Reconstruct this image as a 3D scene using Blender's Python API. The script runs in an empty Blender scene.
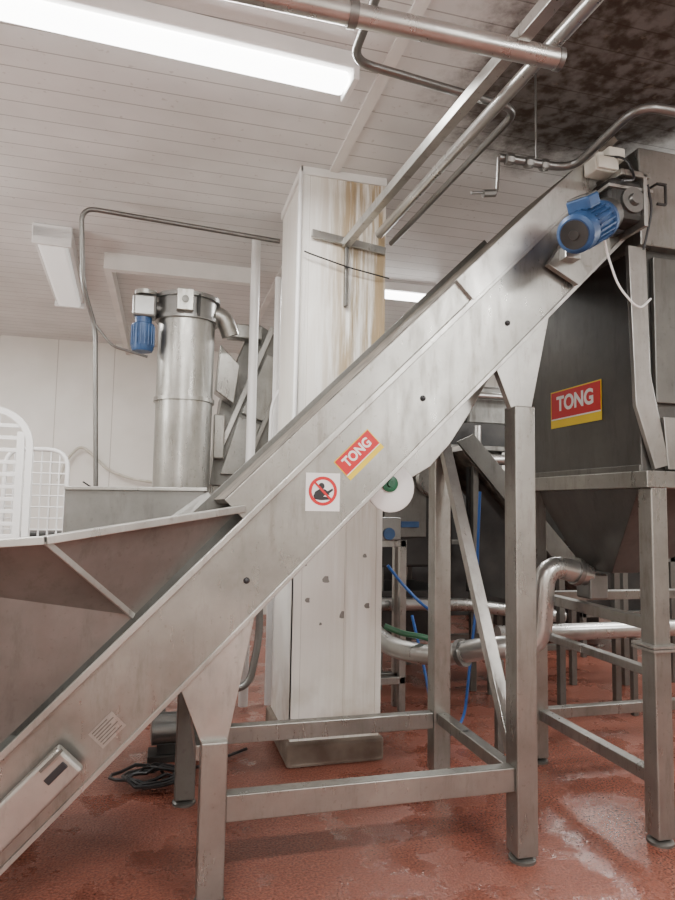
import bpy, math, random
from mathutils import Vector, Matrix
random.seed(4)
V=Vector
COL=bpy.context.scene.collection
WL={}
# ------------------------------------------------------------ materials
def _nt(name):
    m=bpy.data.materials.new(name); m.use_nodes=True
    nt=m.node_tree; b=nt.nodes['Principled BSDF']
    return m,nt,b
def N(nt,t,**k):
    n=nt.nodes.new(t)
    for a,v in k.items():
        if a in n.inputs: n.inputs[a].default_value=v
        else: setattr(n,a,v)
    return n
def ramp(nt,fac,a,b_):
    mr=N(nt,'ShaderNodeMapRange'); mr.interpolation_type='SMOOTHSTEP'; mr.inputs['From Min'].default_value=a; mr.inputs['From Max'].default_value=b_
    nt.links.new(fac,mr.inputs[0]); return mr.outputs[0]
def add(nt,a,b_,op='ADD'):
    n=N(nt,'ShaderNodeMath',operation=op)
    for i,x in enumerate((a,b_)):
        if isinstance(x,(int,float)): n.inputs[i].default_value=x
        else: nt.links.new(x,n.inputs[i])
    return n.outputs[0]
def mul(nt,a,b_): return add(nt,a,b_,'MULTIPLY')
def noise_mat(name,c1,c2,metal=0,r1=.4,r2=.6,scale=(3,3,3),det=6,bump=0.0,nscale=1.0,lo=.35,hi=.65):
    m,nt,b=_nt(name)
    tc=N(nt,'ShaderNodeTexCoord'); mp=N(nt,'ShaderNodeMapping'); mp.inputs['Scale'].default_value=scale
    nz=N(nt,'ShaderNodeTexNoise'); nz.inputs['Scale'].default_value=nscale; nz.inputs['Detail'].default_value=det
    nt.links.new(tc.outputs['Object'],mp.inputs[0]); nt.links.new(mp.outputs[0],nz.inputs['Vector'])
    rp=N(nt,'ShaderNodeValToRGB'); rp.color_ramp.elements[0].position=lo; rp.color_ramp.elements[1].position=hi
    rp.color_ramp.elements[0].color=(*c1,1); rp.color_ramp.elements[1].color=(*c2,1)
    nt.links.new(nz.outputs['Fac'],rp.inputs[0]); nt.links.new(rp.outputs[0],b.inputs['Base Color'])
    mr=N(nt,'ShaderNodeMapRange'); mr.inputs['To Min'].default_value=r1; mr.inputs['To Max'].default_value=r2
    nt.links.new(nz.outputs['Fac'],mr.inputs[0]); nt.links.new(mr.outputs[0],b.inputs['Roughness'])
    b.inputs['Metallic'].default_value=metal
    if bump:
        bp=N(nt,'ShaderNodeBump'); bp.inputs['Strength'].default_value=bump; bp.inputs['Distance'].default_value=.01
        nt.links.new(nz.outputs['Fac'],bp.inputs['Height']); nt.links.new(bp.outputs[0],b.inputs['Normal'])
    return m
def steel(name,c,metal=.75,r=(.32,.55),grime=.35,gcol=(.16,.14,.115)):
    m,nt,b=_nt(name); L=nt.links
    ge=N(nt,'ShaderNodeNewGeometry')
    n1=N(nt,'ShaderNodeTexNoise'); n1.inputs['Scale'].default_value=2.4; n1.inputs['Detail'].default_value=9; n1.inputs['Roughness'].default_value=.62
    L.new(ge.outputs['Position'],n1.inputs['Vector'])
    mp=N(nt,'ShaderNodeMapping'); mp.inputs['Scale'].default_value=(9,9,2.0); L.new(ge.outputs['Position'],mp.inputs[0])
    n2=N(nt,'ShaderNodeTexNoise'); n2.inputs['Scale'].default_value=1.5; n2.inputs['Detail'].default_value=8; n2.inputs['Roughness'].default_value=.7; L.new(mp.outputs[0],n2.inputs['Vector'])
    n3=N(nt,'ShaderNodeTexNoise'); n3.inputs['Scale'].default_value=45; n3.inputs['Detail'].default_value=2; L.new(ge.outputs['Position'],n3.inputs['Vector'])
    rp=N(nt,'ShaderNodeValToRGB'); rp.color_ramp.elements[0].position=.3; rp.color_ramp.elements[1].position=.7
    rp.color_ramp.elements[0].color=(c[0]*.70,c[1]*.70,c[2]*.685,1); rp.color_ramp.elements[1].color=(c[0]*1.18,c[1]*1.18,c[2]*1.18,1)
    L.new(n1.outputs['Fac'],rp.inputs[0])
    g=mul(nt,ramp(nt,n2.outputs['Fac'],.5,.72),grime)
    g=add(nt,g,mul(nt,ramp(nt,n3.outputs['Fac'],.64,.74),grime*.6)); 
    cl=N(nt,'ShaderNodeClamp'); L.new(g,cl.inputs[0])
    mx=N(nt,'ShaderNodeMixRGB'); L.new(cl.outputs[0],mx.inputs[0]); L.new(rp.outputs[0],mx.inputs[1]); mx.inputs[2].default_value=(*gcol,1)
    L.new(mx.outputs[0],b.inputs['Base Color']); b.inputs['Metallic'].default_value=metal
    mr=N(nt,'ShaderNodeMapRange'); mr.inputs['From Min'].default_value=.3; mr.inputs['From Max'].default_value=.7; mr.inputs['To Min'].default_value=r[0]; mr.inputs['To Max'].default_value=r[1]
    L.new(n2.outputs['Fac'],mr.inputs[0]); L.new(mr.outputs[0],b.inputs['Roughness'])
    return m
def plain(name,c,metal=0,r=.5,e=0):
    m,nt,b=_nt(name)
    b.inputs['Base Color'].default_value=(*c,1); b.inputs['Metallic'].default_value=metal; b.inputs['Roughness'].default_value=r
    if e:
        b.inputs['Emission Color'].default_value=(*c,1); b.inputs['Emission Strength'].default_value=e
    return m
STEEL=steel('brushed_steel',(.325,.320,.30),.85,(.22,.46),.5)
STEEL_L=steel('bright_steel',(.45,.445,.425),.85,(.24,.46),grime=.4)
STEEL_D=steel('dull_steel',(.17,.168,.156),.75,(.34,.55),.45,(.08,.07,.06))
STEEL_M=steel('hopper_inner_steel',(.215,.212,.20),.7,(.34,.52),.4,(.10,.09,.075))
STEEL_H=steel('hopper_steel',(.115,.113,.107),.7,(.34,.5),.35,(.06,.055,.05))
CHROME=steel('polished_pipe',(.46,.455,.44),.85,(.26,.31),.05,(.3,.28,.26))
PIPE_D=steel('tarnished_pipe',(.22,.218,.21),.8,(.3,.42),.25,(.10,.085,.07))
RUB=noise_mat('dirty_rubber',(.035,.03,.024),(.14,.12,.098),.1,.55,.8,(12,12,12),10,.35)
BLACK=plain('black_plastic',(.015,.015,.017),0,.45)
WHITEP=noise_mat('white_plastic',(.72,.72,.71),(.80,.80,.79),0,.35,.45,(3,3,3))
CREAM=noise_mat('cream_plastic',(.50,.48,.40),(.66,.64,.57),0,.5,.6,(9,9,9))
BLUE=noise_mat('blue_paint',(.016,.05,.135),(.028,.085,.21),.1,.35,.5,(12,12,12))
BLUEH=plain('blue_hose',(.008,.08,.32),0,.35)
GREEN=plain('green_paint',(.008,.12,.055),0,.4)
GREENH=plain('green_hose',(.02,.10,.045),0,.4)
RED=plain('label_red',(.56,.006,.012),0,.45)
YEL=plain('label_yellow',(.82,.60,.015),0,.45)
WHT=plain('label_white',(.80,.80,.79),0,.45)
CONC=noise_mat('plinth_concrete',(.12,.085,.065),(.27,.23,.19),0,.6,.85,(4,4,4),8,.4)
DARK=noise_mat('dark_machine',(.018,.018,.018),(.055,.053,.05),.5,.4,.6,(3,3,3))
GLOW=plain('lamp_diffuser',(1.0,.99,.965),0,.4,12)
LAMPDIM=plain('dim_diffuser',(.9,.9,.87),0,.4,.5)

def panel_mat(name,base,dark,axis,pitch,line=.03,stain=None,bump=.35,tint=(.84,.82,.79)):
    m,nt,b=_nt(name); L=nt.links
    ge=N(nt,'ShaderNodeNewGeometry'); sx=N(nt,'ShaderNodeSeparateXYZ'); L.new(ge.outputs['Position'],sx.inputs[0])
    d=N(nt,'ShaderNodeMath',operation='DIVIDE'); d.inputs[1].default_value=pitch; L.new(sx.outputs[axis],d.inputs[0])
    fr=N(nt,'ShaderNodeMath',operation='FRACT'); L.new(d.outputs[0],fr.inputs[0])
    lt=N(nt,'ShaderNodeMath',operation='LESS_THAN'); lt.inputs[1].default_value=line/pitch*.5; L.new(fr.outputs[0],lt.inputs[0])
    nz=N(nt,'ShaderNodeTexNoise'); nz.inputs['Scale'].default_value=2.2; nz.inputs['Detail'].default_value=8; L.new(ge.outputs['Position'],nz.inputs['Vector'])
    rp=N(nt,'ShaderNodeValToRGB'); rp.color_ramp.elements[0].position=.3; rp.color_ramp.elements[1].position=.7
    rp.color_ramp.elements[0].color=(base[0]*tint[0],base[1]*tint[1],base[2]*tint[2],1); rp.color_ramp.elements[1].color=(*base,1)
    L.new(nz.outputs['Fac'],rp.inputs[0])
    mx=N(nt,'ShaderNodeMixRGB'); L.new(lt.outputs[0],mx.inputs[0]); L.new(rp.outputs[0],mx.inputs[1]); mx.inputs[2].default_value=(*dark,1)
    last=mx.outputs[0]
    b.inputs['Roughness'].default_value=.38
    if stain:
        last=stain(nt,ge,sx,nz,last,b)
    L.new(last,b.inputs['Base Color'])
    inv=N(nt,'ShaderNodeMath',operation='SUBTRACT'); inv.inputs[0].default_value=1; L.new(lt.outputs[0],inv.inputs[1])
    bp=N(nt,'ShaderNodeBump'); bp.inputs['Strength'].default_value=bump; bp.inputs['Distance'].default_value=.01
    L.new(inv.outputs[0],bp.inputs['Height']); L.new(bp.outputs[0],b.inputs['Normal'])
    return m
def ceil_stain(nt,ge,sx,nz,last,b):
    L=nt.links
    mp=N(nt,'ShaderNodeMapping'); mp.inputs['Location'].default_value=(-2.05*.9,-2.5*.8,-3.6); mp.inputs['Scale'].default_value=(.9,.8,1)
    L.new(ge.outputs['Position'],mp.inputs[0])
    ln=N(nt,'ShaderNodeVectorMath',operation='LENGTH'); L.new(mp.outputs[0],ln.inputs[0])
    n2=N(nt,'ShaderNodeTexNoise'); n2.inputs['Scale'].default_value=3; n2.inputs['Detail'].default_value=12; n2.inputs['Roughness'].default_value=.72; L.new(ge.outputs['Position'],n2.inputs['Vector'])
    n4=N(nt,'ShaderNodeTexNoise'); n4.inputs['Scale'].default_value=14; n4.inputs['Detail'].default_value=9; L.new(ge.outputs['Position'],n4.inputs['Vector'])
    s=add(nt,ln.outputs['Value'],mul(nt,add(nt,n2.outputs['Fac'],-.5),.7))
    f0=ramp(nt,s,.86,.50)
    f=mul(nt,f0,add(nt,.86,mul(nt,ramp(nt,n4.outputs['Fac'],.35,.65),.14)))
    mx=N(nt,'ShaderNodeMixRGB'); L.new(mul(nt,f,.98),mx.inputs[0]); L.new(last,mx.inputs[1]); mx.inputs[2].default_value=(.036,.022,.014,1)
    L.new(add(nt,.38,mul(nt,f0,.5)),b.inputs['Roughness']); L.new(add(nt,.5,mul(nt,f0,-.42)),b.inputs['Specular IOR Level'])
    n3=N(nt,'ShaderNodeTexNoise'); n3.inputs['Scale'].default_value=26; n3.inputs['Detail'].default_value=3; L.new(ge.outputs['Position'],n3.inputs['Vector'])
    sp=mul(nt,ramp(nt,n3.outputs['Fac'],.66,.74),.3)
    m2=N(nt,'ShaderNodeMixRGB'); L.new(sp,m2.inputs[0]); L.new(mx.outputs[0],m2.inputs[1]); m2.inputs[2].default_value=(.22,.18,.14,1)
    return m2.outputs[0]
def col_stain(nt,ge,sx,nz,last,b):
    L=nt.links
    mp=N(nt,'ShaderNodeMapping'); mp.inputs['Scale'].default_value=(24,24,1.4)
    L.new(ge.outputs['Position'],mp.inputs[0])
    n2=N(nt,'ShaderNodeTexNoise'); n2.inputs['Scale'].default_value=1; n2.inputs['Detail'].default_value=9; n2.inputs['Roughness'].default_value=.65; L.new(mp.outputs[0],n2.inputs['Vector'])
    right=ramp(nt,sx.outputs['X'],.80,1.10)
    hi=ramp(nt,sx.outputs['Z'],1.2,2.2)
    f=mul(nt,mul(nt,ramp(nt,n2.outputs['Fac'],.32,.60),add(nt,mul(nt,right,.85),.15)),add(nt,mul(nt,hi,.75),.22))
    mx=N(nt,'ShaderNodeMixRGB'); L.new(f,mx.inputs[0]); L.new(last,mx.inputs[1]); mx.inputs[2].default_value=(.38,.28,.155,1)
    low=ramp(nt,sx.outputs['Z'],.7,.15)
    n3=N(nt,'ShaderNodeTexNoise'); n3.inputs['Scale'].default_value=6; n3.inputs['Detail'].default_value=8; L.new(ge.outputs['Position'],n3.inputs['Vector'])
    f2=mul(nt,mul(nt,low,ramp(nt,n3.outputs['Fac'],.4,.7)),.45)
    m2=N(nt,'ShaderNodeMixRGB'); L.new(f2,m2.inputs[0]); L.new(mx.outputs[0],m2.inputs[1]); m2.inputs[2].default_value=(.35,.26,.16,1)
    return m2.outputs[0]
CEIL=panel_mat('ceiling_boards',(.76,.76,.75),(.36,.355,.345),'Y',.15,.014,ceil_stain,tint=(.83,.825,.815))
WALL=panel_mat('wall_panels',(.82,.805,.755),(.5,.47,.42),'X',.7,.02,tint=(.9,.89,.87))
COLM=panel_mat('column_cladding',(.91,.905,.87),(.6,.58,.53),'X',.27,.006,col_stain,bump=.2,tint=(.93,.92,.89))
TRIMW=noise_mat('white_trim',(.70,.69,.66),(.82,.81,.78),0,.4,.5,(3,3,3))
def floor_mat():
    m,nt,b=_nt('red_resin_floor'); L=nt.links
    ge=N(nt,'ShaderNodeNewGeometry')
    n1=N(nt,'ShaderNodeTexNoise'); n1.inputs['Scale'].default_value=95; n1.inputs['Detail'].default_value=4
    n2=N(nt,'ShaderNodeTexNoise'); n2.inputs['Scale'].default_value=2.6; n2.inputs['Detail'].default_value=9; n2.inputs['Roughness'].default_value=.62
    n5=N(nt,'ShaderNodeTexNoise'); n5.inputs['Scale'].default_value=28; n5.inputs['Detail'].default_value=3
    for n in (n1,n2,n5): L.new(ge.outputs['Position'],n.inputs['Vector'])
    r1=N(nt,'ShaderNodeValToRGB'); r1.color_ramp.elements[0].position=.36; r1.color_ramp.elements[1].position=.68
    r1.color_ramp.elements[0].color=(.115,.034,.022,1); r1.color_ramp.elements[1].color=(.315,.118,.082,1)
    L.new(n1.outputs['Fac'],r1.inputs[0])
    mp=N(nt,'ShaderNodeMapping'); mp.inputs['Location'].default_value=(-2.0*.9,-3.0*.8,0); mp.inputs['Scale'].default_value=(.9,.8,1); L.new(ge.outputs['Position'],mp.inputs[0])
    ln=N(nt,'ShaderNodeVectorMath',operation='LENGTH'); L.new(mp.outputs[0],ln.inputs[0])
    near=ramp(nt,ln.outputs['Value'],1.1,.2)
    wet=ramp(nt,add(nt,n2.outputs['Fac'],mul(nt,near,.10)),.50,.60)
    mx=N(nt,'ShaderNodeMixRGB'); mx.blend_type='MULTIPLY'; L.new(mul(nt,wet,.35),mx.inputs[0]); L.new(r1.outputs[0],mx.inputs[1]); mx.inputs[2].default_value=(.6,.52,.5,1)
    L.new(mx.outputs[0],b.inputs['Base Color'])
    rr=N(nt,'ShaderNodeMapRange'); rr.inputs['To Min'].default_value=.36; rr.inputs['To Max'].default_value=.06
    L.new(wet,rr.inputs[0]); L.new(rr.outputs[0],b.inputs['Roughness'])
    L.new(add(nt,.45,mul(nt,wet,.35)),b.inputs['Specular IOR Level'])
    bp=N(nt,'ShaderNodeBump'); bp.inputs['Distance'].default_value=.006
    L.new(add(nt,.6,mul(nt,wet,-.35)),bp.inputs['Strength'])
    L.new(add(nt,n1.outputs['Fac'],n5.outputs['Fac']),bp.inputs['Height']); L.new(bp.outputs[0],b.inputs['Normal'])
    return m
FLOOR=floor_mat()

# ------------------------------------------------------------ builders
def mk(name,verts,faces,mat,parent=None,label=None,cat=None,bevel=0,smooth=False,solid=0,kind=None,group=None):
    vs=[V(v) for v in verts]
    lo=V([min(v[i] for v in vs) for i in range(3)]); hi=V([max(v[i] for v in vs) for i in range(3)])
    o=V(((lo.x+hi.x)/2,(lo.y+hi.y)/2,lo.z if parent is None else (lo.z+hi.z)/2))
    me=bpy.data.meshes.new(name); me.from_pydata([v-o for v in vs],[],faces); me.validate(); me.update()
    me.materials.append(mat)
    if smooth:
        for p in me.polygons: p.use_smooth=True
    ob=bpy.data.objects.new(name,me); ob.location=o; COL.objects.link(ob); WL[ob]=o
    import bmesh
    bm=bmesh.new(); bm.from_mesh(me); bmesh.ops.recalc_face_normals(bm,faces=bm.faces); bm.to_mesh(me); bm.free()
    if solid:
        s=ob.modifiers.new('s','SOLIDIFY'); s.thickness=solid; s.offset=0
    if bevel:
        b=ob.modifiers.new('b','BEVEL'); b.width=bevel; b.segments=2; b.limit_method='ANGLE'
    if smooth:
        e=ob.modifiers.new('e','EDGE_SPLIT'); e.split_angle=math.radians(38)
    return fin(ob,parent,label,cat,kind,group)
def fin(ob,parent=None,label=None,cat=None,kind=None,group=None):
    if parent is not None:
        ob.parent=parent; ob.matrix_parent_inverse=Matrix.Translation(-WL[parent])
    if label: ob['label']=label
    if cat: ob['category']=cat
    if kind: ob['kind']=kind
    if group: ob['group']=group
    return ob
def thing(name,label,cat,base,group=None):
    e=bpy.data.objects.new(name,None); e.location=V(base); e.empty_display_size=.1; COL.objects.link(e); WL[e]=V(base)
    return fin(e,None,label,cat,None,group)
def boxvf(lo,hi):
    x0,y0,z0=lo; x1,y1,z1=hi
    v=[(x0,y0,z0),(x1,y0,z0),(x1,y1,z0),(x0,y1,z0),(x0,y0,z1),(x1,y0,z1),(x1,y1,z1),(x0,y1,z1)]
    f=[(0,3,2,1),(4,5,6,7),(0,1,5,4),(1,2,6,5),(2,3,7,6),(3,0,4,7)]
    return v,f
def join(*vf):
    V_,F_=[],[]
    for v,f in vf:
        n=len(V_); V_+=list(v); F_+=[tuple(i+n for i in q) for q in f]
    return V_,F_
def box(name,lo,hi,mat,parent=None,bevel=.004,**k):
    v,f=boxvf(lo,hi); return mk(name,v,f,mat,parent,bevel=bevel,**k)
def boxes(name,lst,mat,parent=None,bevel=.003,**k):
    v,f=join(*[boxvf(a,b) for a,b in lst]); return mk(name,v,f,mat,parent,bevel=bevel,**k)
def prismvf(pts,ax,a,b):
    n=len(pts)
    def mkp(p,t):
        return {'y':(p[0],t,p[1]),'x':(t,p[0],p[1]),'z':(p[0],p[1],t)}[ax]
    v=[mkp(p,a) for p in pts]+[mkp(p,b) for p in pts]
    f=[tuple(range(n)),tuple(range(2*n-1,n-1,-1))]+[(i,(i+1)%n,(i+1)%n+n,i+n) for i in range(n)]
    return v,f
def prism(name,pts,ax,a,b,mat,parent=None,bevel=.002,**k):
    v,f=prismvf(pts,ax,a,b); return mk(name,v,f,mat,parent,bevel=bevel,**k)
def bandpts(a,b,s0,s1):
    d=(b-a)/2
    return [(s0,s0+a),(s1,s1+a),(s1-d,s1+a+d),(s0-d,s0+a+d)]
def barvf(p0,p1,w,h,upv=V((0,0,1))):
    p0,p1=V(p0),V(p1); t=(p1-p0).normalized()
    if abs(t.dot(upv))>.98: upv=V((0,1,0))
    s=t.cross(upv).normalized(); u=s.cross(t)
    v=[]
    for p in (p0,p1):
        for a,b in ((-1,-1),(1,-1),(1,1),(-1,1)):
            v.append(p+s*a*w/2+u*b*h/2)
    f=[(0,1,2,3),(7,6,5,4)]+[(i,(i+1)%4,(i+1)%4+4,i+4) for i in range(4)]
    return v,f
def bar(name,p0,p1,w,h,mat,parent=None,bevel=.003,**k):
    v,f=barvf(p0,p1,w,h); return mk(name,v,f,mat,parent,bevel=bevel,**k)
def fillet(pts,r,n=6):
    pts=[V(p) for p in pts]; out=[pts[0]]
    for i in range(1,len(pts)-1):
        a,b,c=pts[i-1],pts[i],pts[i+1]
        d1=(a-b); d2=(c-b); l=min(r,d1.length*.48,d2.length*.48)
        A=b+d1.normalized()*l; B=b+d2.normalized()*l
        for k in range(n+1):
            t=k/n; out.append(A*(1-t)**2+b*2*t*(1-t)+B*t*t)
    out.append(pts[-1]); return out
def sweepvf(pts,rad,seg=14):
    pts=[V(p) for p in pts]; n=len(pts)
    if not isinstance(rad,(list,tuple)): rad=[rad]*n
    T=[]
    for i in range(n):
        a=pts[max(0,i-1)]; b=pts[min(n-1,i+1)]
        t=(b-a)
        if t.length<1e-7: t=T[-1] if T else V((0,0,1))
        T.append(t.normalized())
    up=V((0,0,1)) if abs(T[0].z)<.9 else V((0,1,0))
    s=T[0].cross(up).normalized(); v=[];f=[]
    for i in range(n):
        s=(s-T[i]*s.dot(T[i])).normalized(); u=T[i].cross(s)
        for k in range(seg):
            a=2*math.pi*k/seg; v.append(pts[i]+(s*math.cos(a)+u*math.sin(a))*rad[i])
    for i in range(n-1):
        for k in range(seg):
            f.append((i*seg+k,i*seg+(k+1)%seg,(i+1)*seg+(k+1)%seg,(i+1)*seg+k))
    f.append(tuple(range(seg-1,-1,-1))); f.append(tuple(range((n-1)*seg,n*seg)))
    return v,f
def tube(name,pts,r,mat,parent=None,fr=.08,seg=14,**k):
    p=fillet(pts,fr) if len(pts)>2 and fr else pts
    v,f=sweepvf(p,r,seg); return mk(name,v,f,mat,parent,smooth=True,**k)
def lathevf(p0,dirv,prof,seg=28):
    p0=V(p0); d=V(dirv).normalized(); v=[];f=[]
    up=V((0,0,1)) if abs(d.z)<.9 else V((0,1,0))
    s=d.cross(up).normalized(); u=d.cross(s)
    for t,r in prof:
        for q in range(seg):
            a=2*math.pi*q/seg; v.append(p0+d*t+(s*math.cos(a)+u*math.sin(a))*max(r,.0004))
    n=len(prof)
    for i in range(n-1):
        for q in range(seg):
            f.append((i*seg+q,i*seg+(q+1)%seg,(i+1)*seg+(q+1)%seg,(i+1)*seg+q))
    f.append(tuple(range(seg-1,-1,-1))); f.append(tuple(range((n-1)*seg,n*seg)))
    return v,f
def lathe(name,p0,dirv,prof,mat,parent=None,seg=28,**k):
    v,f=lathevf(p0,dirv,prof,seg)
    return mk(name,v,f,mat,parent,smooth=True,**k)
def cylvf(p0,p1,r,seg=16): return sweepvf([p0,p1],r,seg)
def text(name,s,size,M,mat,parent,offset=0,sx=1):
    cu=bpy.data.curves.new('t','FONT'); cu.body=s; cu.size=size; cu.align_x='CENTER'; cu.align_y='CENTER'; cu.offset=offset; cu.extrude=.0006
    t=bpy.data.objects.new('t',cu); COL.objects.link(t)
    dg=bpy.context.evaluated_depsgraph_get(); me=bpy.data.meshes.new_from_object(t.evaluated_get(dg))
    bpy.data.objects.remove(t)
    vs=[M@V((v.co.x*sx,v.co.y,v.co.z)) for v in me.vertices]; fs=[tuple(p.vertices) for p in me.polygons]
    return mk(name,vs,fs,mat,parent)
def frame(o,ex,ey):
    ex=V(ex).normalized(); ey=V(ey).normalized(); ez=ex.cross(ey)
    M=Matrix((( ex.x,ey.x,ez.x,o[0]),(ex.y,ey.y,ez.y,o[1]),(ex.z,ey.z,ez.z,o[2]),(0,0,0,1)))
    return M
def rectM(name,M,x0,y0,x1,y1,t,mat,parent,lift=0,**k):
    v,f=boxvf((x0,y0,lift),(x1,y1,lift+t)); return mk(name,[M@V(p) for p in v],f,mat,parent,**k)
def brand_sticker(parent,M,w,h):
    st=rectM('brand_sticker',M,-w/2,-h/2,w/2,h/2,.0012,YEL,parent,label='red and yellow brand sticker')
    b=h*.03
    rectM('sticker_red_field',M,-w/2+b,-h/2+h*.25,w/2-b,h/2-b,.0012,RED,st,.0012)
    rectM('sticker_white_line',M,-w/2+b,-h/2+h*.215,w/2-b,-h/2+h*.25,.0012,WHT,st,.0012)
    M2=M@Matrix.Translation((0,h*.12,.0028))
    text('sticker_lettering','TONG',h*.54,M2,WHT,st,offset=h*.018,sx=w/h*.46)

# ------------------------------------------------------------ room
def room(name,lo,hi,m): return box(name,lo,hi,m,None,0,kind='structure')
room('floor',(-4.2,-3.2,-.1),(8.2,11.2,0),FLOOR)
room('ceiling',(-4.2,-3.2,3.6),(8.2,11.2,3.7),CEIL)
room('wall_back',(-4.2,9.0,0),(8.2,9.15,3.6),WALL)
room('wall_left',(-4.2,-3.2,0),(-4.05,9.0,3.6),WALL)
room('wall_right',(8.05,-3.2,0),(8.2,9.0,3.6),WALL)
room('wall_front',(-4.2,-3.2,0),(8.2,-3.05,3.6),WALL)
room('trim_1',(.93,1.0,3.588),(.99,9,3.6),TRIMW)
room('trim_2',(-.56,5.66,3.46),(.74,5.74,3.6),TRIMW)
room('trim_3',(-.56,5.74,3.46),(-.50,9.0,3.6),TRIMW)

# column
c=thing('column','white clad square column with rust-coloured stains on concrete plinth','column',(1.03,4.15,0))
box('cladding',(.76,3.82,.13),(1.30,4.5,3.6),COLM,c,.006)
prism('plinth',[(.735,3.77),(1.325,3.78),(1.33,4.54),(.73,4.54)],'z',0,.135,CONC,c,.02)
boxes('corner_trim',[((.752,3.812,.16),(.79,3.82,3.6)),((1.272,3.812,.16),(1.308,3.82,3.6)),((.752,3.812,.16),(.76,3.86,3.6)),((1.075,3.814,.16),(1.095,3.82,3.6))],COLM,c,0)
boxes('collar',[((.75,3.805,3.55),(1.31,3.82,3.6)),((.745,3.805,3.55),(.76,4.5,3.6))],TRIMW,c,0)
for (x,z,r) in ((.96,1.06,.02),(1.07,.85,.022),(.85,.94,.014),(.83,1.15,.01),(1.2,1.2,.012),(1.22,.9,.016),(.93,.8,.008)):
    pr=[(x+r*(1+.3*math.sin(3*a+x*50))*math.cos(a),z+1.3*r*(1+.25*math.cos(2*a))*math.sin(a)) for a in [i*math.pi/6 for i in range(12)]]
    prism('paint_chip',pr,'y',3.8185,3.8205,PIPE_D,c,0)
tube('electrical_conduit',[(.745,3.79,3.55),(.742,3.79,2.9),(.738,3.79,1.6)],.014,WHITEP,None,0,label='thin white plastic conduit clipped to the column corner',cat='pipe')

# ------------------------------------------------------------ inclined conveyor
cv=thing('inclined_conveyor','stainless steel inclined conveyor with feed hopper and box-section legs','conveyor',(.9,3.05,0))
prism('side_plate',bandpts(.70,1.12,-.62,2.14),'y',2.60,2.625,STEEL,cv)
prism('side_flange',bandpts(1.10,1.135,-.80,1.95),'y',2.575,2.60,STEEL_L,cv,.003)
prism('lower_flange',bandpts(.695,.72,-.62,2.14),'y',2.588,2.602,STEEL_L,cv,.002)
prism('skirt_plate',bandpts(1.13,1.28,.31,1.30),'y',2.592,2.61,STEEL,cv)
prism('upper_skirt_plate',bandpts(1.12,1.29,1.30,2.03),'y',2.572,2.595,STEEL_L,cv)
prism('rear_side_plate',bandpts(.70,1.30,-.62,2.14),'y',3.50,3.52,STEEL_D,cv)
prism('belt_cover',bandpts(1.22,1.262,.28,2.1),'y',2.612,3.50,RUB,cv)
prism('conveyor_belt',bandpts(.80,.83,-.62,2.14),'y',2.63,3.49,RUB,cv,label='dark rubber belt')
tube('head_roller',[(2.03,2.62,2.94),(2.03,3.5,2.94)],.11,STEEL_D,cv,0,24)
tube('tail_roller',[(-.66,2.62,.28),(-.66,3.5,.28)],.10,STEEL_D,cv,0,24)
prism('cover_lip',bandpts(1.262,1.285,.25,1.50),'y',2.605,2.64,RUB,cv)
for x,z in ((.33,1.20),(1.07,1.97),(1.48,2.34),(1.80,2.66)):
    lathe('bolt',(x,2.60,z),(0,-1,0),[(0,.013),(.004,.013),(.004,.009),(.011,.009),(.013,.006)],BLACK,cv,12)
prism('drip_tray',[(1.04,1.64),(1.10,1.63),(1.20,1.69),(1.30,1.80),(1.40,1.95),(1.50,2.12),(1.55,2.26),(1.03,1.73)],'y',2.82,3.45,STEEL_L,cv,.003)
# feed hopper
R0=(-1.2,2.3,1.31);R1=(-.364,2.3,1.372);R2=(.29,2.61,1.475);B1=(-.09,2.61,1.075);B0=(-.80,2.61,.36)
hp=mk('feed_hopper',[R0,R1,B1,B0],[(0,1,2,3)],STEEL_M,cv,solid=.004)
mk('hopper_wing_panel',[R1,R2,B1],[(0,1,2)],STEEL_M,hp,solid=.004)
mk('hopper_rear_panel',[(-.51,3.75,1.565),(.23,3.6,1.57),(.31,3.5,1.45),(-.3,3.5,.86),(-.51,3.75,1.0)],[(0,1,2,3,4)],STEEL_M,hp,solid=.004)
mk('hopper_end_panel',[(-1.2,2.3,1.25),B0,(-.8,3.5,.36),(-.9,3.7,.9)],[(0,1,2,3)],STEEL_M,hp,solid=.004)
mk('hopper_corner_panel',[(-.9,3.7,.9),(-.51,3.75,1.0),(-.3,3.5,.86),(-.8,3.5,.36)],[(0,1,2,3)],STEEL_M,hp,solid=.004)
bar('hopper_rim',R0,R1,.04,.028,STEEL_L,hp); bar('hopper_rim',R1,(.31,2.60,1.482),.04,.028,STEEL_L,hp)
bar('hopper_rib',R1,B1,.012,.03,STEEL_L,hp)
bar('hopper_rim',(-.51,3.75,1.57),(.23,3.6,1.575),.03,.02,STEEL_L,hp)
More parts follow.
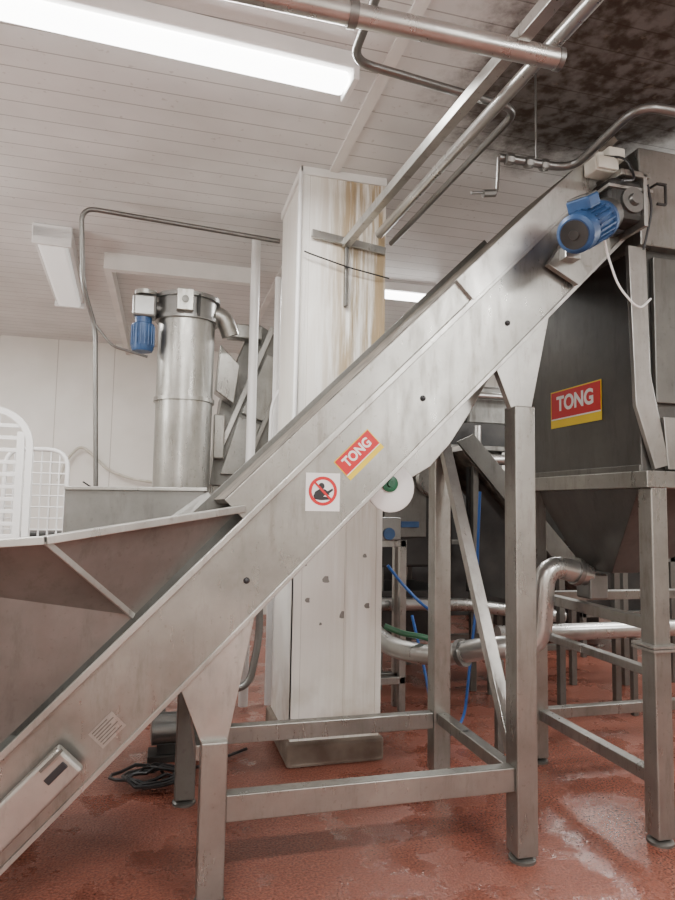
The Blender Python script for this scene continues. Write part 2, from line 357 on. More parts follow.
# legs and frame
def foot(x,y,parent): lathe('foot',(x,y,0),(0,0,1),[(0,.058),(.012,.058),(.02,.045),(.022,.02),(.05,.02)],STEEL_D,parent,20)
def leg(x0,x1,y0,y1,z1,parent,m=STEEL):
    box('leg',(x0,y0,.03),(x1,y1,z1),m,parent,.006); foot((x0+x1)/2,(y0+y1)/2,parent)
leg(.175,.275,2.57,2.67,.60,cv); leg(1.50,1.60,2.57,2.67,1.96,cv)
leg(.11,.21,3.43,3.53,.78,cv,STEEL_D); leg(1.50,1.60,3.45,3.55,2.22,cv)
prism('leg_gusset',[(.09,.80),(.175,.59),(.275,.59),(.37,1.075)],'y',2.603,2.64,STEEL_L,cv)
prism('leg_gusset',[(1.42,2.14),(1.50,1.95),(1.60,1.95),(1.70,2.41)],'y',2.603,2.64,STEEL_L,cv)
prism('leg_gusset',[(.03,.75),(.11,.6),(.21,.6),(.30,1.02)],'y',3.46,3.5,STEEL_D,cv)
box('rail',(.275,2.59,.295),(1.50,2.65,.395),STEEL,cv); box('rail',(.21,3.46,.275),(1.50,3.52,.36),STEEL,cv)
box('rail',(1.52,2.67,.30),(1.58,3.45,.36),STEEL,cv); box('rail',(.16,2.67,.50),(.22,3.43,.56),STEEL,cv)
bar('brace',(1.55,3.44,1.86),(1.55,2.69,.42),.06,.05,STEEL_L,cv)
# stickers
e=V((1,0,1)).normalized(); nrm=V((-1,0,1)).normalized()
M=frame((.785,2.5985,1.715),e,nrm); brand_sticker(cv,M,.205,.105)
S=frame((.632,2.5985,1.555),(1,0,0),(0,0,1))
sg=rectM('warning_sign',S,-.072,-.078,.072,.078,.0012,WHT,cv)
ring=[];fr_=[]
n=40
for i in range(n):
    a=2*math.pi*i/n
    for r in (.060,.047):
        ring.append(S@V((r*math.cos(a),r*math.sin(a)+.004,.0024)))
fr_=[(2*i,2*((i+1)%n),2*((i+1)%n)+1,2*i+1) for i in range(n)]
mk('prohibition_ring',ring,fr_,RED,sg,solid=.001)
def disc(name,cx,cy,rx,ry,lift,m,par,Mx):
    v=[Mx@V((cx+rx*math.cos(2*math.pi*i/20),cy+ry*math.sin(2*math.pi*i/20),lift)) for i in range(20)]
    return mk(name,v,[tuple(range(20))],m,par,solid=.0006)
disc('pictogram_head',-.006,.024,.013,.014,.002,BLACK,sg,S)
pg=[(-.040,-.016),(-.032,.002),(-.014,.012),(.008,.012),(.020,.004),(.040,.016),(.044,.008),(.026,-.006),(.030,-.012),(.012,-.010),(.002,-.018),(.036,-.022),(.036,-.030),(-.006,-.034),(-.034,-.030)]
mk('pictogram_figure',[S@V((a,b,.002)) for a,b in pg],[tuple(range(len(pg)))],BLACK,sg,solid=.0006)
v,f=barvf((-.04,.044,0.0032),(.04,-.036,.0032),.009,.001); mk('prohibition_slash',[S@V(p) for p in v],f,RED,sg)
# rating plate
Mp=frame((-.165,2.5985,.665),e,nrm)
rp=rectM('rating_plate',Mp,-.055,-.038,.055,.038,.0015,STEEL_L,cv)
v,f=join(*[boxvf((-.045,-.028+i*.011,.0015),(.045-.02*(i%2),-.024+i*.011,.0022)) for i in range(6)])
mk('plate_lettering',[Mp@V(p) for p in v],f,STEEL_D,rp)
# rope switch box on the side
Mb=frame((-.38,2.56,.50),e,nrm)
sb=rectM('switch_box',Mb,-.42,-.062,.145,.062,.05,STEEL_L,cv); b=sb.modifiers.new('b','BEVEL'); b.width=.012; b.segments=3
v,f=boxvf((.04,-.012,.05),(.125,.014,.056)); mk('switch_slot',[Mb@V(p) for p in v],f,BLACK,sb,bevel=.004)
v,f=boxvf((.055,.04,.05),(.15,.05,.062)); mk('switch_lip',[Mb@V(p) for p in v],f,STEEL_D,sb)
# drive motor at the head
d=V((.45,.25,.30)).normalized(); p0=V((1.61,2.28,2.64)); sd=d.cross(V((0,0,1))).normalized(); u2=sd.cross(d)
k_=.88
dm=lathe('drive_motor',p0,d,[(0,.04*k_),(.0,.075*k_),(.012,.092*k_),(.07,.095*k_),(.078,.082*k_),(.25,.082*k_),(.255,.10*k_),(.28,.10*k_),(.28,.065*k_),(.36,.06*k_)],BLUE,cv,32)
fins=[]
for i in range(22):
    a=2*math.pi*i/22; rr=sd*math.cos(a)+u2*math.sin(a)
    fins.append(barvf(p0+d*.08+rr*.086*k_,p0+d*.248+rr*.086*k_,.006,.02,rr))
v,f=join(*fins); mk('cooling_fins',v,f,BLUE,dm)
tb=p0+d*.16+u2*.10
v,f=barvf(tb-d*.06,tb+d*.06,.10,.055,u2); mk('terminal_box',v,f,BLUE,dm,bevel=.008)
v,f=barvf(tb-d*.055+u2*.03,tb+d*.055+u2*.03,.09,.008,u2); mk('terminal_lid',v,f,STEEL_D,dm,bevel=.003)
lathe('fan_grille',p0+d*.001,-d,[(0,.06),(.004,.06),(.004,.022),(.008,.02)],DARK,dm,24)
gb=lathe('gearbox',(2.02,2.64,2.93),(0,-1,0),[(0,.11),(.02,.12),(.09,.12),(.10,.10),(.10,.06),(.17,.055),(.17,.025),(.19,.025)],BLACK,cv,28)
box('gearbox_housing',(1.92,2.44,2.83),(2.10,2.58,3.03),DARK,gb,.025)
box('gearbox_plate',(1.90,2.43,2.97),(2.14,2.60,2.985),STEEL_L,gb,.002)
box('gearbox_plate',(2.08,2.42,2.80),(2.10,2.60,3.05),STEEL_L,gb,.002)
lathe('gearbox_flange',(2.03,2.44,2.92),(0,-1,0),[(0,.06),(.015,.06),(.015,.03),(.035,.025)],PIPE_D,gb,20)
lathe('gearbox_flange',(1.90,2.47,2.84),(-.45,-.25,-.30),[(-.03,.08),(.03,.08),(.03,.06),(.06,.06)],PIPE_D,gb,20)
box('gearbox_cover',(1.96,2.42,3.03),(2.12,2.56,3.06),STEEL,gb,.006)
sw=box('junction_box',(1.87,2.48,3.07),(1.99,2.57,3.14),CREAM,cv,.008)
box('junction_box_lid',(1.875,2.465,3.075),(1.985,2.48,3.135),CREAM,sw,.006)
tube('junction_box_gland',[(1.93,2.53,3.14),(1.93,2.53,3.18)],.018,CREAM,sw,0)
tube('junction_box_gland',[(1.99,2.53,3.10),(2.05,2.53,3.10)],.016,PIPE_D,sw,0)
box('sensor_box',(1.96,2.50,3.15),(2.05,2.57,3.21),CREAM,sw,.008)
prism('motor_bracket',[(1.66,2.62),(1.82,2.54),(2.0,2.72),(1.98,2.90),(1.84,2.88)],'y',2.55,2.58,STEEL,cv,.003)
box('motor_bracket',(1.72,2.50,2.64),(1.80,2.575,2.70),STEEL_L,cv,.004)
tube('motor_cable',[(1.86,2.42,2.73),(1.90,2.45,2.66),(1.97,2.47,2.52),(2.08,2.47,2.42),(2.19,2.52,2.50)],.005,WHITEP,cv,.06,8)
tube('motor_cable',[(2.1,2.42,3.0),(2.15,2.45,2.9),(2.13,2.49,2.72)],.006,BLACK,cv,.05,8)
tube('motor_cable',[(1.93,2.5,3.15),(2.0,2.43,3.12),(2.02,2.40,3.0),(1.9,2.34,2.95)],.006,BLACK,cv,.05,8)
# return roller motor with white guard disc
rm=lathe('guard_disc',(.962,2.72,1.585),(0,-1,0),[(0,.105),(.010,.11),(.022,.11),(.026,.104),(.026,.04)],WHITEP,cv,32,label='white guard disc with green hub')
lathe('guard_hub',(.955,2.695,1.60),(0,-1,0),[(0,.036),(.012,.036),(.015,.028),(.015,.016),(.025,.014)],GREEN,rm,24)
tube('guard_shaft',[(.962,2.72,1.585),(.962,3.47,1.585)],.04,PIPE_D,rm,0)
bar('guard_arm',(.962,2.78,1.59),(.89,2.78,1.76),.04,.02,STEEL_D,rm)

# ------------------------------------------------------------ storage hopper
h=thing('storage_hopper','large grey stainless steel hopper raised on a box-section stand','hopper',(2.75,3.1,0))
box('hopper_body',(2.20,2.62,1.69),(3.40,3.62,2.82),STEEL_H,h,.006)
box('hood',(2.175,2.56,2.78),(3.4,3.6,3.27),STEEL,h,.006)
prism('corner_strip',[(2.125,2.78),(2.225,2.78),(2.235,2.15),(2.33,1.72),(2.25,1.70),(2.15,2.0)],'y',2.585,2.61,STEEL_L,h)
prism('front_gusset',[(2.30,1.95),(2.55,1.95),(2.55,1.70),(2.32,1.70)],'y',2.58,2.605,STEEL_L,h)
box('front_access_panel',(2.27,2.59,2.02),(2.9,2.615,2.74),STEEL_D,h,.004)
hd=tube('hood_handle',[(2.235,2.56,3.07),(2.235,2.51,3.07),(2.285,2.51,3.07)],.006,DARK,h,.02,8)
tube('hood_handle_grip',[(2.235,2.515,3.07),(2.285,2.515,3.07),(2.285,2.515,2.97),(2.235,2.515,2.97)],.007,DARK,hd,.01,8)
boxes('edge_strip',[((2.185,3.60,1.69),(2.20,3.63,2.82)),((2.188,2.62,1.69),(2.20,3.63,1.72))],STEEL_D,h,.002)
tp=[(2.22,2.66,1.62),(3.35,2.66,1.62),(3.35,3.58,1.62),(2.22,3.58,1.62)]; bt=[(2.38,3.08,1.16),(2.55,3.08,1.16),(2.55,3.34,1.16),(2.38,3.34,1.16)]
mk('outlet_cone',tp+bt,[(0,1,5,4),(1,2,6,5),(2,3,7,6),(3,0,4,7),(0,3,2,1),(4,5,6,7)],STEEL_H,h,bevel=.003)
for x,y in ((2.20,2.56),(2.18,3.53),(3.34,2.56),(3.34,3.53)): leg(x,x+.09,y,y+.09,1.61,h,STEEL)
def rails(z0,z1,m=STEEL):
    box('rail',(2.21,2.65,z0),(2.27,3.53,z1),m,h)
    box('rail',(2.27,3.54,z0),(3.34,3.60,z1),m,h)
    box('rail',(3.35,2.65,z0),(3.41,3.53,z1),m,h)
boxes('top_frame',[((2.18,2.56,1.61),(3.43,2.66,1.69)),((2.18,3.52,1.61),(3.43,3.62,1.69)),((2.18,2.66,1.61),(2.28,3.52,1.69)),((3.33,2.66,1.61),(3.43,3.52,1.69))],STEEL,h,.004)
rails(.945,1.0); rails(.25,.31)
box('rail',(2.215,2.65,.73),(2.265,3.53,.77),STEEL,h)
boxes('joint_plate',[((2.17,2.53,.86),(2.32,2.68,.872)),((2.17,2.53,.876),(2.32,2.68,.888))],STEEL_L,h,.001)
M=frame((2.1985,3.13,2.08),(0,-1,0),(0,0,1)); brand_sticker(h,M,.46,.215)

# ------------------------------------------------------------ overhead pipes
def hanger(x,y,z,parent): tube('hanger_rod',[(x,y,z),(x,y,3.6)],.005,PIPE_D,parent,0,8)
p=tube('steam_pipe',[(-.9,1.92,3.1),(1.30,1.92,3.1)],.036,CHROME,None,0,20,label='thick stainless overhead pipe with capped end',cat='pipe')
lathe('end_cap',(1.29,1.92,3.1),(1,0,0),[(0,.039),(.02,.039),(.022,.03)],PIPE_D,p); hanger(-.3,1.92,3.13,p)
lathe('pipe_clamp',(.52,1.92,3.1),(1,0,0),[(0,.043),(.03,.043)],PIPE_D,p)
sq=bar('support_beam',(1.04,3.80,3.13),(1.175,1.3,3.14),.048,.05,STEEL_L,None,label='stainless box-section beam running from the column',cat='beam')
p=tube('water_pipe',[(1.345,1.2,3.20),(1.245,3.75,3.20)],.028,CHROME,None,0,18,label='straight stainless overhead pipe',cat='pipe')
p=tube('air_pipe',[(.63,1.5,3.27),(.66,2.36,3.27),(1.46,2.46,3.27),(1.42,4.02,3.27)],.018,PIPE_D,None,.09,12,label='thin bent stainless air pipe under the ceiling',cat='pipe')
p=tube('water_pipe',[(2.9,2.05,3.1),(1.76,2.06,3.1),(1.80,2.56,3.1),(1.44,2.60,3.12)],.019,PIPE_D,None,.1,12,label='thin bent stainless pipe with valve fittings',cat='pipe')
for xx in (1.68,1.60,1.50): lathe('pipe_union',(xx,2.575,3.105),(-1,.1,0),[(0,.026),(.02,.03),(.035,.026)],PIPE_D,p,8)
tube('drop_branch',[(1.44,2.60,3.12),(1.43,2.60,2.95),(1.30,2.60,2.93)],.008,PIPE_D,p,.02,8)
tube('valve_body',[(1.42,2.60,2.945),(1.36,2.60,2.935)],.018,PIPE_D,p,0,8)
hanger(1.62,2.575,3.11,p)
br=thing('pipe_bracket','stainless angle bracket fixed to the column face','bracket',(1.04,3.8,2.7))
bar('bracket_arm',(.82,3.79,3.17),(1.30,3.79,3.11),.02,.05,STEEL,br); bar('bracket_post',(1.045,3.795,3.15),(1.045,3.795,2.73),.02,.035,STEEL_D,br)
tube('tie_cable',[(.77,3.765,3.04),(.80,3.765,3.03),(1.05,3.765,2.97),(1.32,3.77,2.93)],.005,BLACK,None,.05,8,label='black cable tied round the column',cat='cable')
p=tube('service_pipe',[(.76,4.62,3.44),(-.62,4.62,3.51),(-.60,4.75,3.0),(-.52,4.9,2.75),(-.44,4.95,1.0)],.017,PIPE_D,None,.1,12,label='stainless service pipe bending down beside the tank',cat='pipe')
tube('pipe_side_branch',[(-.53,4.88,2.78),(-.40,4.88,2.62),(-.15,4.88,2.56)],.010,PIPE_D,p,.05,8)
tube('vertical_pipe',[(.635,5.0,0),(.635,5.0,3.6)],.036,WHITEP,None,0,16,label='white vertical pipe from floor to ceiling',cat='pipe')
tube('vertical_pipe',[(.82,5.0,0),(.82,5.0,3.3)],.026,WHITEP,None,0,16,label='slimmer white vertical pipe behind the column',cat='pipe')
# ------------------------------------------------------------ lamps and added fill lights
def lamp(label,lo,hi,on,along,rot=0):
    cx,cy=(lo[0]+hi[0])/2,(lo[1]+hi[1])/2
    L=thing('fluorescent_light',label,'light fixture',(cx,cy,lo[2]))
    box('housing',(lo[0],lo[1],lo[2]+.05),(hi[0],hi[1],hi[2]),WHITEP,L,.008)
    i=.035
    df=box('diffuser',(lo[0]+i,lo[1]+i,lo[2]),(hi[0]-i,hi[1]-i,lo[2]+.06),GLOW if on else LAMPDIM,L,.02)
    for s in (0,1):
        a=[lo[0],lo[1],lo[2]-.002]; b_=[hi[0],hi[1],hi[2]-.02]
        if along=='x':
            if s: a[0]=hi[0]-.03
            else: b_[0]=lo[0]+.03
        else:
            if s: a[1]=hi[1]-.03
            else: b_[1]=lo[1]+.03
        box('end_cap',a,b_,WHITEP,L,.006)
    L.rotation_euler=(0,0,math.radians(rot))
    return L
lamp('lit white fluorescent batten on the ceiling boards',(-1.0,2.69,3.47),(.80,2.885,3.6),True,'x',3)
lamp('lit fluorescent batten beyond the column',(1.5,5.6,3.47),(2.5,5.78,3.6),True,'x')
lamp('dim white fluorescent batten under the ceiling',(-1.08,5.2,3.44),(-.80,6.9,3.6),False,'y',3)
lamp('lit fluorescent batten over the walkway',(-1.6,-.6,3.47),(.2,-.4,3.6),True,'x')
lamp('lit fluorescent batten over the walkway',(1.6,-.6,3.47),(3.4,-.4,3.6),True,'x')
def area(x,y,z,sx,sy,w,col=(1,.988,.965)):
    l=bpy.data.lights.new('ceiling_lamp_light','AREA'); l.shape='RECTANGLE'; l.size=sx; l.size_y=sy; l.energy=w; l.color=col
    o=bpy.data.objects.new('ceiling_lamp_light',l); o.location=(x,y,z); COL.objects.link(o)
def fill_point(x,y,z,w,r=.25,col=(1,.99,.975)):  # added point fill without any fixture, brightens the ceiling
    l=bpy.data.lights.new('added_fill_light','POINT'); l.energy=w; l.shadow_soft_size=r; l.color=col
    o=bpy.data.objects.new('added_fill_light',l); o.location=(x,y,z); COL.objects.link(o)
area(-.1,2.79,3.45,1.7,.18,85)
area(-.7,-.5,3.45,1.7,.2,130); area(2.5,-.5,3.45,1.7,.2,130)
area(2.0,5.7,3.45,1,.18,70); area(-2.2,6.2,3.45,1.6,.2,95); area(5.5,4,3.45,1.6,.2,95); area(-2.6,2.4,3.45,1.6,.2,65)
area(5.0,7.5,3.45,1.6,.2,60)
fill_point(-1.2,-1.3,2.7,92); fill_point(2.6,-1.2,2.7,95); fill_point(-2.8,4.2,2.7,98); fill_point(5.2,2.2,2.8,105); fill_point(5.0,5.2,2.9,40)

# ------------------------------------------------------------ cylinder tank
t=thing('cyclone_tank','tall cylindrical stainless tank with blue motor on its lid','tank',(.125,5.0,0))
lathe('tank_shell',(.125,5.0,1.0),(0,0,1),[(0,.205),(1.25,.21),(1.25,.225),(1.28,.225),(1.28,.21),(1.86,.21)],STEEL,t,40)
lathe('tank_lid',(.125,5.0,2.86),(0,0,1),[(0,.235),(.03,.235),(.03,.22),(.16,.22),(.16,.245),(.19,.245),(.20,.1)],PIPE_D,t,40)
boxes('tank_stand',[((-.06,4.82,0),(-.02,4.86,1.02)),((.27,4.82,0),(.31,4.86,1.02)),((-.06,5.14,0),(-.02,5.18,1.02)),((.27,5.14,0),(.31,5.18,1.02)),((-.06,4.82,.96),(.31,5.18,1.02))],STEEL,t)
box('inspection_box',(.04,4.72,2.89),(.16,4.82,3.05),STEEL,t,.006)
lathe('inspection_dial',(.10,4.72,2.97),(0,-1,0),[(0,.025),(.01,.025),(.012,.015)],STEEL_D,t,16)
tube('lid_clamp',[(.20,4.78,2.87),(.20,4.76,2.95),(.20,4.78,3.04)],.012,DARK,t,0,8)
mt=lathe('lid_motor',(-.19,4.9,2.60),(0,0,1),[(0,.03),(.0,.07),(.02,.08),(.2,.08),(.21,.06),(.25,.06)],BLUE,t,24)
v,f=join(*[barvf((-.19+.082*math.cos(a),4.9+.082*math.sin(a),2.64),(-.19+.082*math.cos(a),4.9+.082*math.sin(a),2.79),.006,.012) for a in [i*math.pi/9 for i in range(18)]])
mk('cooling_fins',v,f,BLUE,mt)
box('motor_gearbox',(-.27,4.84,2.85),(-.10,4.98,3.02),PIPE_D,mt,.02)
tube('gear_output_shaft',[(-.12,4.93,2.94),(.0,4.97,2.94)],.05,PIPE_D,mt,0)
lathe('gear_cap',(-.18,4.9,3.02),(0,0,1),[(0,.08),(.03,.08),(.04,.05)],STEEL,mt,20)
tube('outlet_duct',[(.20,5.0,2.95),(.40,5.0,2.95),(.46,5.02,2.80)],.07,STEEL,t,.1,20)

# elevator machine behind the tank
el=thing('bucket_elevator','inclined stainless elevator casing with panels between tank and column','machine',(.62,5.5,0))
prism('elevator_casing',[(.36,1.65),(.44,2.4),(.66,2.98),(.74,3.02),(1.02,2.85),(1.05,1.62)],'y',5.4,5.8,STEEL_D,el,.006)
prism('casing_edge',[(.38,1.86),(.42,1.86),(.86,2.98),(.82,3.0)],'y',5.34,5.40,STEEL_L,el)
prism('casing_edge',[(.60,1.75),(.64,1.75),(1.02,2.72),(1.02,2.80)],'y',5.34,5.40,STEEL,el)
prism('casing_panel',[(.44,1.74),(.60,1.74),(.76,2.16),(.58,2.22)],'y',5.36,5.40,STEEL,el,.006)
prism('casing_panel',[(.60,2.25),(.78,2.19),(.98,2.70),(.80,2.76)],'y',5.36,5.40,STEEL,el,.006)
prism('feed_chute',[(.37,2.40),(.52,2.30),(.56,2.62),(.40,2.78)],'y',5.22,5.40,STEEL,el,.008)
box('discharge_box',(.37,5.28,1.86),(.46,5.40,2.22),STEEL,el,.01)
box('top_cover',(.46,5.28,2.86),(.74,5.40,2.98),STEEL,el,.01)
boxes('elevator_frame',[((.38,5.44,0),(.44,5.5,1.7)),((.96,5.44,0),(1.02,5.5,1.7)),((.38,5.7,0),(.44,5.76,1.7)),((.96,5.7,0),(1.02,5.76,1.7))],STEEL,el)
tube('elevator_hose',[(.90,4.75,2.72),(.88,4.75,2.5),(.76,4.8,2.25),(.75,4.8,1.8),(.74,4.8,1.2)],.013,WHITEP,el,.08,8)

# white guards
def slot_guard():
    Y=3.95
    g=thing('slotted_guard','white rounded plastic guard plate with narrow slots','guard',(-1.0,Y,0))
    x0,x1,z0,z1=-1.25,-.715,.9,2.02; R=.22; w_=.035
    arc=[i*math.pi/16 for i in range(9)]
    out=[(x0,z0),(x1,z0)]+[(x1-R+R*math.cos(a),z1-R+R*math.sin(a)) for a in arc]+[(x0,z1)]
    inner=[(x0+w_,z0+w_),(x1-w_,z0+w_)]+[(x1-R+(R-w_)*math.cos(a),z1-R+(R-w_)*math.sin(a)) for a in arc]+[(x0+w_,z1-w_)]
    n=len(out); v=[];f=[]
    for y in (Y-.01,Y+.01):
        v+=[(p[0],y,p[1]) for p in out]+[(p[0],y,p[1]) for p in inner]
    for i in range(n):
        j=(i+1)%n
        f+=[(i,j,j+n,i+n),(i+2*n,i+3*n,j+3*n,j+2*n),(i,i+2*n,j+2*n,j),(i+n,j+n,j+3*n,i+3*n)]
    mk('guard_frame',v,f,WHITEP,g)
    L=[]
    for xx in (-1.22,-1.06,-.93,-.80): L.append(((xx,Y-.007,.93),(xx+.04,Y+.007,1.97 if xx<-.9 else 1.88)))
    for i in range(15):
        z=.95+i*.068
        L.append(((-.92,Y-.006,z),(-.78,Y+.006,z+.022)))
        L.append(((-1.22,Y-.006,z),(-1.03,Y+.006,z+.022)))
    boxes('guard_slats',L,WHITEP,g,.002)
    boxes('guard_stand',[((-1.23,Y-.02,0),(-1.19,Y+.02,.92)),((-.80,Y-.02,0),(-.76,Y+.02,.92))],STEEL,g)
slot_guard()
g=thing('mesh_guard','white wire mesh guard with rounded top corner','guard',(-.75,4.4,0))
x0,x1,z0,z1,Y=-.95,-.59,.9,1.82,4.4
tube('guard_frame',[(x0,Y,z0),(x0,Y,z1),(x1,Y,z1),(x1,Y,z0)],.014,WHITEP,g,.12,10)
v,f=join(*([cylvf((x0+.052*i,Y,z0),(x0+.052*i,Y,z1-.01),.006,6) for i in range(1,7)]+[cylvf((x0,Y,z0+.07*i),(x1,Y,z0+.07*i),.006,6) for i in range(0,13)]))
mk('guard_wires',v,f,WHITEP,g)
boxes('guard_stand',[((x0-.02,Y-.02,0),(x0+.02,Y+.02,.9)),((x1-.02,Y-.02,0),(x1+.02,Y+.02,.9))],STEEL,g)
tube('wall_hose',[(-1.30,8.9,1.75),(-1.2,8.9,2.05),(-1.05,8.9,2.22),(-.9,8.9,2.10),(-.7,8.9,1.90),(-.4,8.9,1.80),(-.1,8.9,1.76)],.018,CREAM,None,.12,8,label='beige hose draped along the white wall',cat='hose')
tube('wall_hose',[(-1.0,8.88,1.75),(-.8,8.88,1.62),(-.4,8.88,1.55),(0,8.88,1.53)],.010,BLACK,None,.12,8,label='thin black cable on the white wall',cat='cable')

# machine under the feeder (behind)
mc=thing('floor_machine','dark stainless washing machine body on short feet','machine',(.05,4.9,0))
box('machine_body',(-.9,4.55,.30),(.56,4.78,1.30),DARK,mc,.02)
boxes('machine_foot',[((-.85,4.6,0),(-.78,4.67,.42)),((.42,4.6,0),(.49,4.67,.42)),((.0,4.6,0),(.07,4.67,.42))],STEEL_D,mc)
boxes('machine_panel',[((-.8,4.535,.5),(-.2,4.55,1.2)),((-.1,4.535,.5),(.45,4.55,1.2))],DARK,mc)
tube('machine_pipe',[(.3,4.45,.28),(.60,4.45,.28),(.66,4.45,.6),(.66,4.45,1.2)],.025,PIPE_D,mc,.1,12)
pm=thing('small_pump','small grey pump with cylindrical motor on the floor','pump',(.1,4.1,0))
lathe('pump_motor',(-.02,4.1,.17),(1,0,0),[(0,.05),(.01,.09),(.2,.09),(.2,.06),(.26,.06),(.26,.1),(.32,.1),(.33,.06)],PIPE_D,pm,20)
boxes('pump_base',[((-.03,4.02,0),(.30,4.18,.04)),((.02,4.04,.04),(.2,4.16,.1))],DARK,pm)
def coil():
    pts=[]
    for i in range(90):
        a=i*.42; r=.10+.05*math.sin(i*.37)
        pts.append((-.10+.0020*i+ r*math.cos(a)*1.4+.12*math.sin(i*.05),3.76+r*math.sin(a),.02+.012*(i%5)/2+.0002*i))
    pts+= [(.35,3.95,.015),(.55,4.1,.015)]
    tube('drive_chain',pts,.009,BLACK,None,0,6,label='loose black chain heaped on the red floor',cat='chain')
coil()

# ------------------------------------------------------------ product pipework
pp=thing('product_pipe','thick polished stainless product pipe with upward elbow','pipe',(1.9,3.3,0))
tube('pipe_run',[(1.42,4.4,.66),(1.44,4.0,.60),(1.64,3.72,.60),(1.82,3.40,.72),(2.06,3.28,.74),(2.08,3.26,1.20),(2.36,3.26,1.13)],.062,CHROME,pp,.17,22)
lathe('pipe_flange',(2.27,3.26,1.155),(1,0,-.25),[(0,.078),(.03,.078)],PIPE_D,pp,20)
lathe('pipe_flange',(1.72,3.58,.65),(.5,-.85,.3),[(0,.08),(.03,.08)],PIPE_D,pp,20)
boxes('pipe_stand',[((1.83,3.34,0),(1.87,3.38,.66))],STEEL_D,pp)
box('flow_sensor',(2.33,3.2,1.0),(2.45,3.33,1.14),PIPE_D,pp,.01)
p=tube('product_pipe',[(2.3,4.2,.62),(5.5,4.2,.62)],.06,CHROME,None,0,20,label='long straight stainless pipe on low stands',cat='pipe')
for xx in (2.5,3.4,4.4): boxes('pipe_stand',[((xx,4.18,0),(xx+.04,4.22,.56))],STEEL_D,p)
p=tube('product_pipe',[(1.35,4.9,.75),(2.4,4.9,.72),(3.3,4.9,.60)],.05,CHROME,None,.1,18,label='stainless pipe running behind the conveyor legs',cat='pipe')
for xx in (1.6,2.6): boxes('pipe_stand',[((xx,4.88,0),(xx+.04,4.92,.68))],STEEL_D,p)
tube('air_hose',[(2.22,4.3,1.62),(2.20,4.3,1.2),(2.2,4.3,.9),(2.12,4.25,.45),(2.0,4.1,.1),(1.85,4.0,.02),(1.74,4.0,.12),(1.72,4.1,.4),(1.70,4.3,.75)],.010,BLUEH,None,.12,10,label='bright blue air hose looping to the floor',cat='hose')
tube('air_hose',[(1.50,4.25,1.1),(1.6,4.25,.98),(1.72,4.2,.85),(1.88,4.2,.74)],.010,BLUEH,None,.06,10,label='short blue hose beside the column',cat='hose')
tube('water_hose',[(1.36,3.9,.76),(1.46,3.85,.72),(1.6,3.82,.70),(1.72,3.8,.66)],.018,GREENH,None,.06,10,label='green hose lying over the pipework',cat='hose')
# background machines
def frame_table(name,label,x0,x1,y0,y1,zt,m,leglist):
    T=thing(name,label,'machine',((x0+x1)/2,(y0+y1)/2,0))
    for (x,y) in ((x0,y0),(x1-.05,y0),(x0,y1-.05),(x1-.05,y1-.05)): box('leg',(x,y,0),(x+.05,y+.05,zt),m,T)
    for z in leglist: boxes('rail',[((x0,y0,z),(x1,y0+.05,z+.05)),((x0,y1-.05,z),(x1,y1,z+.05))],m,T)
    return T
T=frame_table('sorting_machine','dark stainless sorting machine on a frame',1.75,2.35,5.2,6.0,1.2,STEEL_D,[.4,1.15])
box('machine_cabinet',(1.7,5.15,1.0),(2.4,6.05,1.95),DARK,T,.02); box('cabinet_door',(1.78,5.13,1.25),(2.15,5.15,1.9),STEEL_D,T,.004)
box('control_label',(1.92,5.115,1.33),(2.08,5.13,1.38),BLUE,T,.002)
lathe('cabinet_drum',(2.2,5.1,1.75),(0,-1,0),[(-.1,.16),(0,.16),(.02,.14)],STEEL,T)
boxes('lower_tray',[((1.72,5.18,.4),(2.38,6.0,.8))],DARK,T)
T=frame_table('discharge_conveyor','secondary inclined conveyor with dark belt on a frame',2.5,3.5,5.0,5.6,.8,STEEL_D,[.3])
prism('conveyor_side',[(2.35,2.05),(2.5,2.12),(3.7,.85),(3.55,.75)],'y',4.95,4.98,STEEL_D,T)
prism('conveyor_belt',[(2.40,1.98),(2.52,2.05),(3.65,.85),(3.55,.78)],'y',4.98,5.6,RUB,T)
prism('conveyor_side',[(2.35,2.05),(2.5,2.12),(3.7,.85),(3.55,.75)],'y',5.6,5.63,STEEL,T)
prism('conveyor_skirt',[(2.5,1.85),(3.5,.75),(3.4,.62),(2.5,.8)],'y',5.05,5.1,DARK,T)
boxes('upright',[((2.52,5.0,.8),(2.57,5.05,1.98)),((2.52,5.55,.8),(2.57,5.6,1.98)),((3.0,5.0,.8),(3.05,5.05,1.45))],STEEL_D,T)
T=frame_table('washing_drum','horizontal stainless drum washer on a frame',4.2,6.1,5.9,6.9,1.1,STEEL_D,[.4,1.05])
lathe('drum',(4.2,6.4,1.6),(1,0,0),[(0,.48),(.05,.52),(.9,.52),(.9,.55),(.95,.55),(.95,.52),(1.85,.52),(1.9,.48)],STEEL_D,T,36)
box('drum_skirt',(4.25,5.95,.4),(6.05,6.85,1.1),DARK,T)
T=frame_table('stainless_platform','raised stainless gantry with pipework at ceiling level',1.9,4.1,6.6,7.4,2.2,STEEL_D,[1.1,2.15])
boxes('platform_box',[((1.9,6.6,2.2),(4.1,7.4,2.45)),((2.0,6.8,.3),(4.0,7.3,1.9))],DARK,T)
tube('gantry_pipe',[(1.7,6.5,2.0),(4.1,6.5,2.05)],.06,CHROME,T,0)
tube('gantry_pipe',[(1.7,6.5,2.75),(4.1,6.5,2.75)],.04,CHROME,T,0)
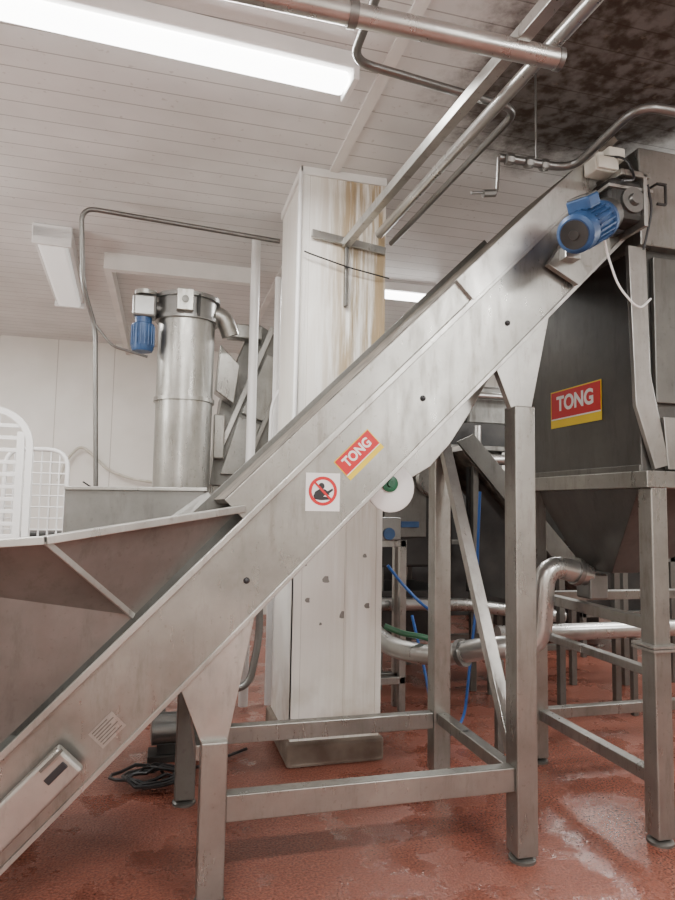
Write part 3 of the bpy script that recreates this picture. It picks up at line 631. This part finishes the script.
tube('gantry_pipe',[(3.3,6.45,.0),(3.3,6.45,2.4)],.04,CHROME,T,0)
box('gantry_tank',(2.3,6.7,2.45),(3.2,7.3,3.0),STEEL,T,.03)
box('gantry_tank',(3.3,6.7,2.45),(4.0,7.3,2.9),STEEL_D,T,.03)
T=frame_table('walkway_stand','slim stainless stand beside the column',1.50,1.78,4.62,4.8,1.25,STEEL,[.2,1.2])
box('valve_block',(1.5,4.58,1.25),(1.72,4.75,1.42),PIPE_D,T,.01)
lathe('valve_wheel',(1.62,4.57,1.30),(0,-1,0),[(0,.045),(.012,.045)],BLUE,T,16)
for (x,y) in ((3.0,4.5),(3.9,4.9)):
    boxes('equipment_stand',[((x,y,0),(x+.05,y+.05,1.1)),((x+.5,y,0),(x+.55,y+.05,1.1)),((x,y,.5),(x+.55,y+.05,.55)),((x,y,1.05),(x+.55,y+.05,1.1))],STEEL_D,None,label='low stainless equipment stand on the wet floor',cat='stand')
box('storage_bin',(4.2,7.5,0),(5.6,8.6,1.3),DARK,None,.03,label='large dark plastic bin by the wall',cat='bin')

# ------------------------------------------------------------ world + camera
w=bpy.data.worlds.new('room_world'); bpy.context.scene.world=w; w.use_nodes=True
w.node_tree.nodes['Background'].inputs[0].default_value=(.9,.92,1,1); w.node_tree.nodes['Background'].inputs[1].default_value=.4
psi=math.radians(14.9);th=math.radians(4.9);r=math.radians(1.0)
s,c_=math.sin(psi),math.cos(psi)
fwd=V((s*math.cos(th),c_*math.cos(th),math.sin(th))); r0=V((c_,-s,0)); u0=V((-s*math.sin(th),-c_*math.sin(th),math.cos(th)))
up=u0*math.cos(r)-r0*math.sin(r); ri=r0*math.cos(r)+u0*math.sin(r)
cam=bpy.data.cameras.new('camera'); cam.lens=26; cam.sensor_width=36; cam.clip_start=.05
co=bpy.data.objects.new('camera',cam); COL.objects.link(co)
co.matrix_world=Matrix(((ri.x,up.x,-fwd.x,0),(ri.y,up.y,-fwd.y,0),(ri.z,up.z,-fwd.z,1.5),(0,0,0,1)))
bpy.context.scene.camera=co
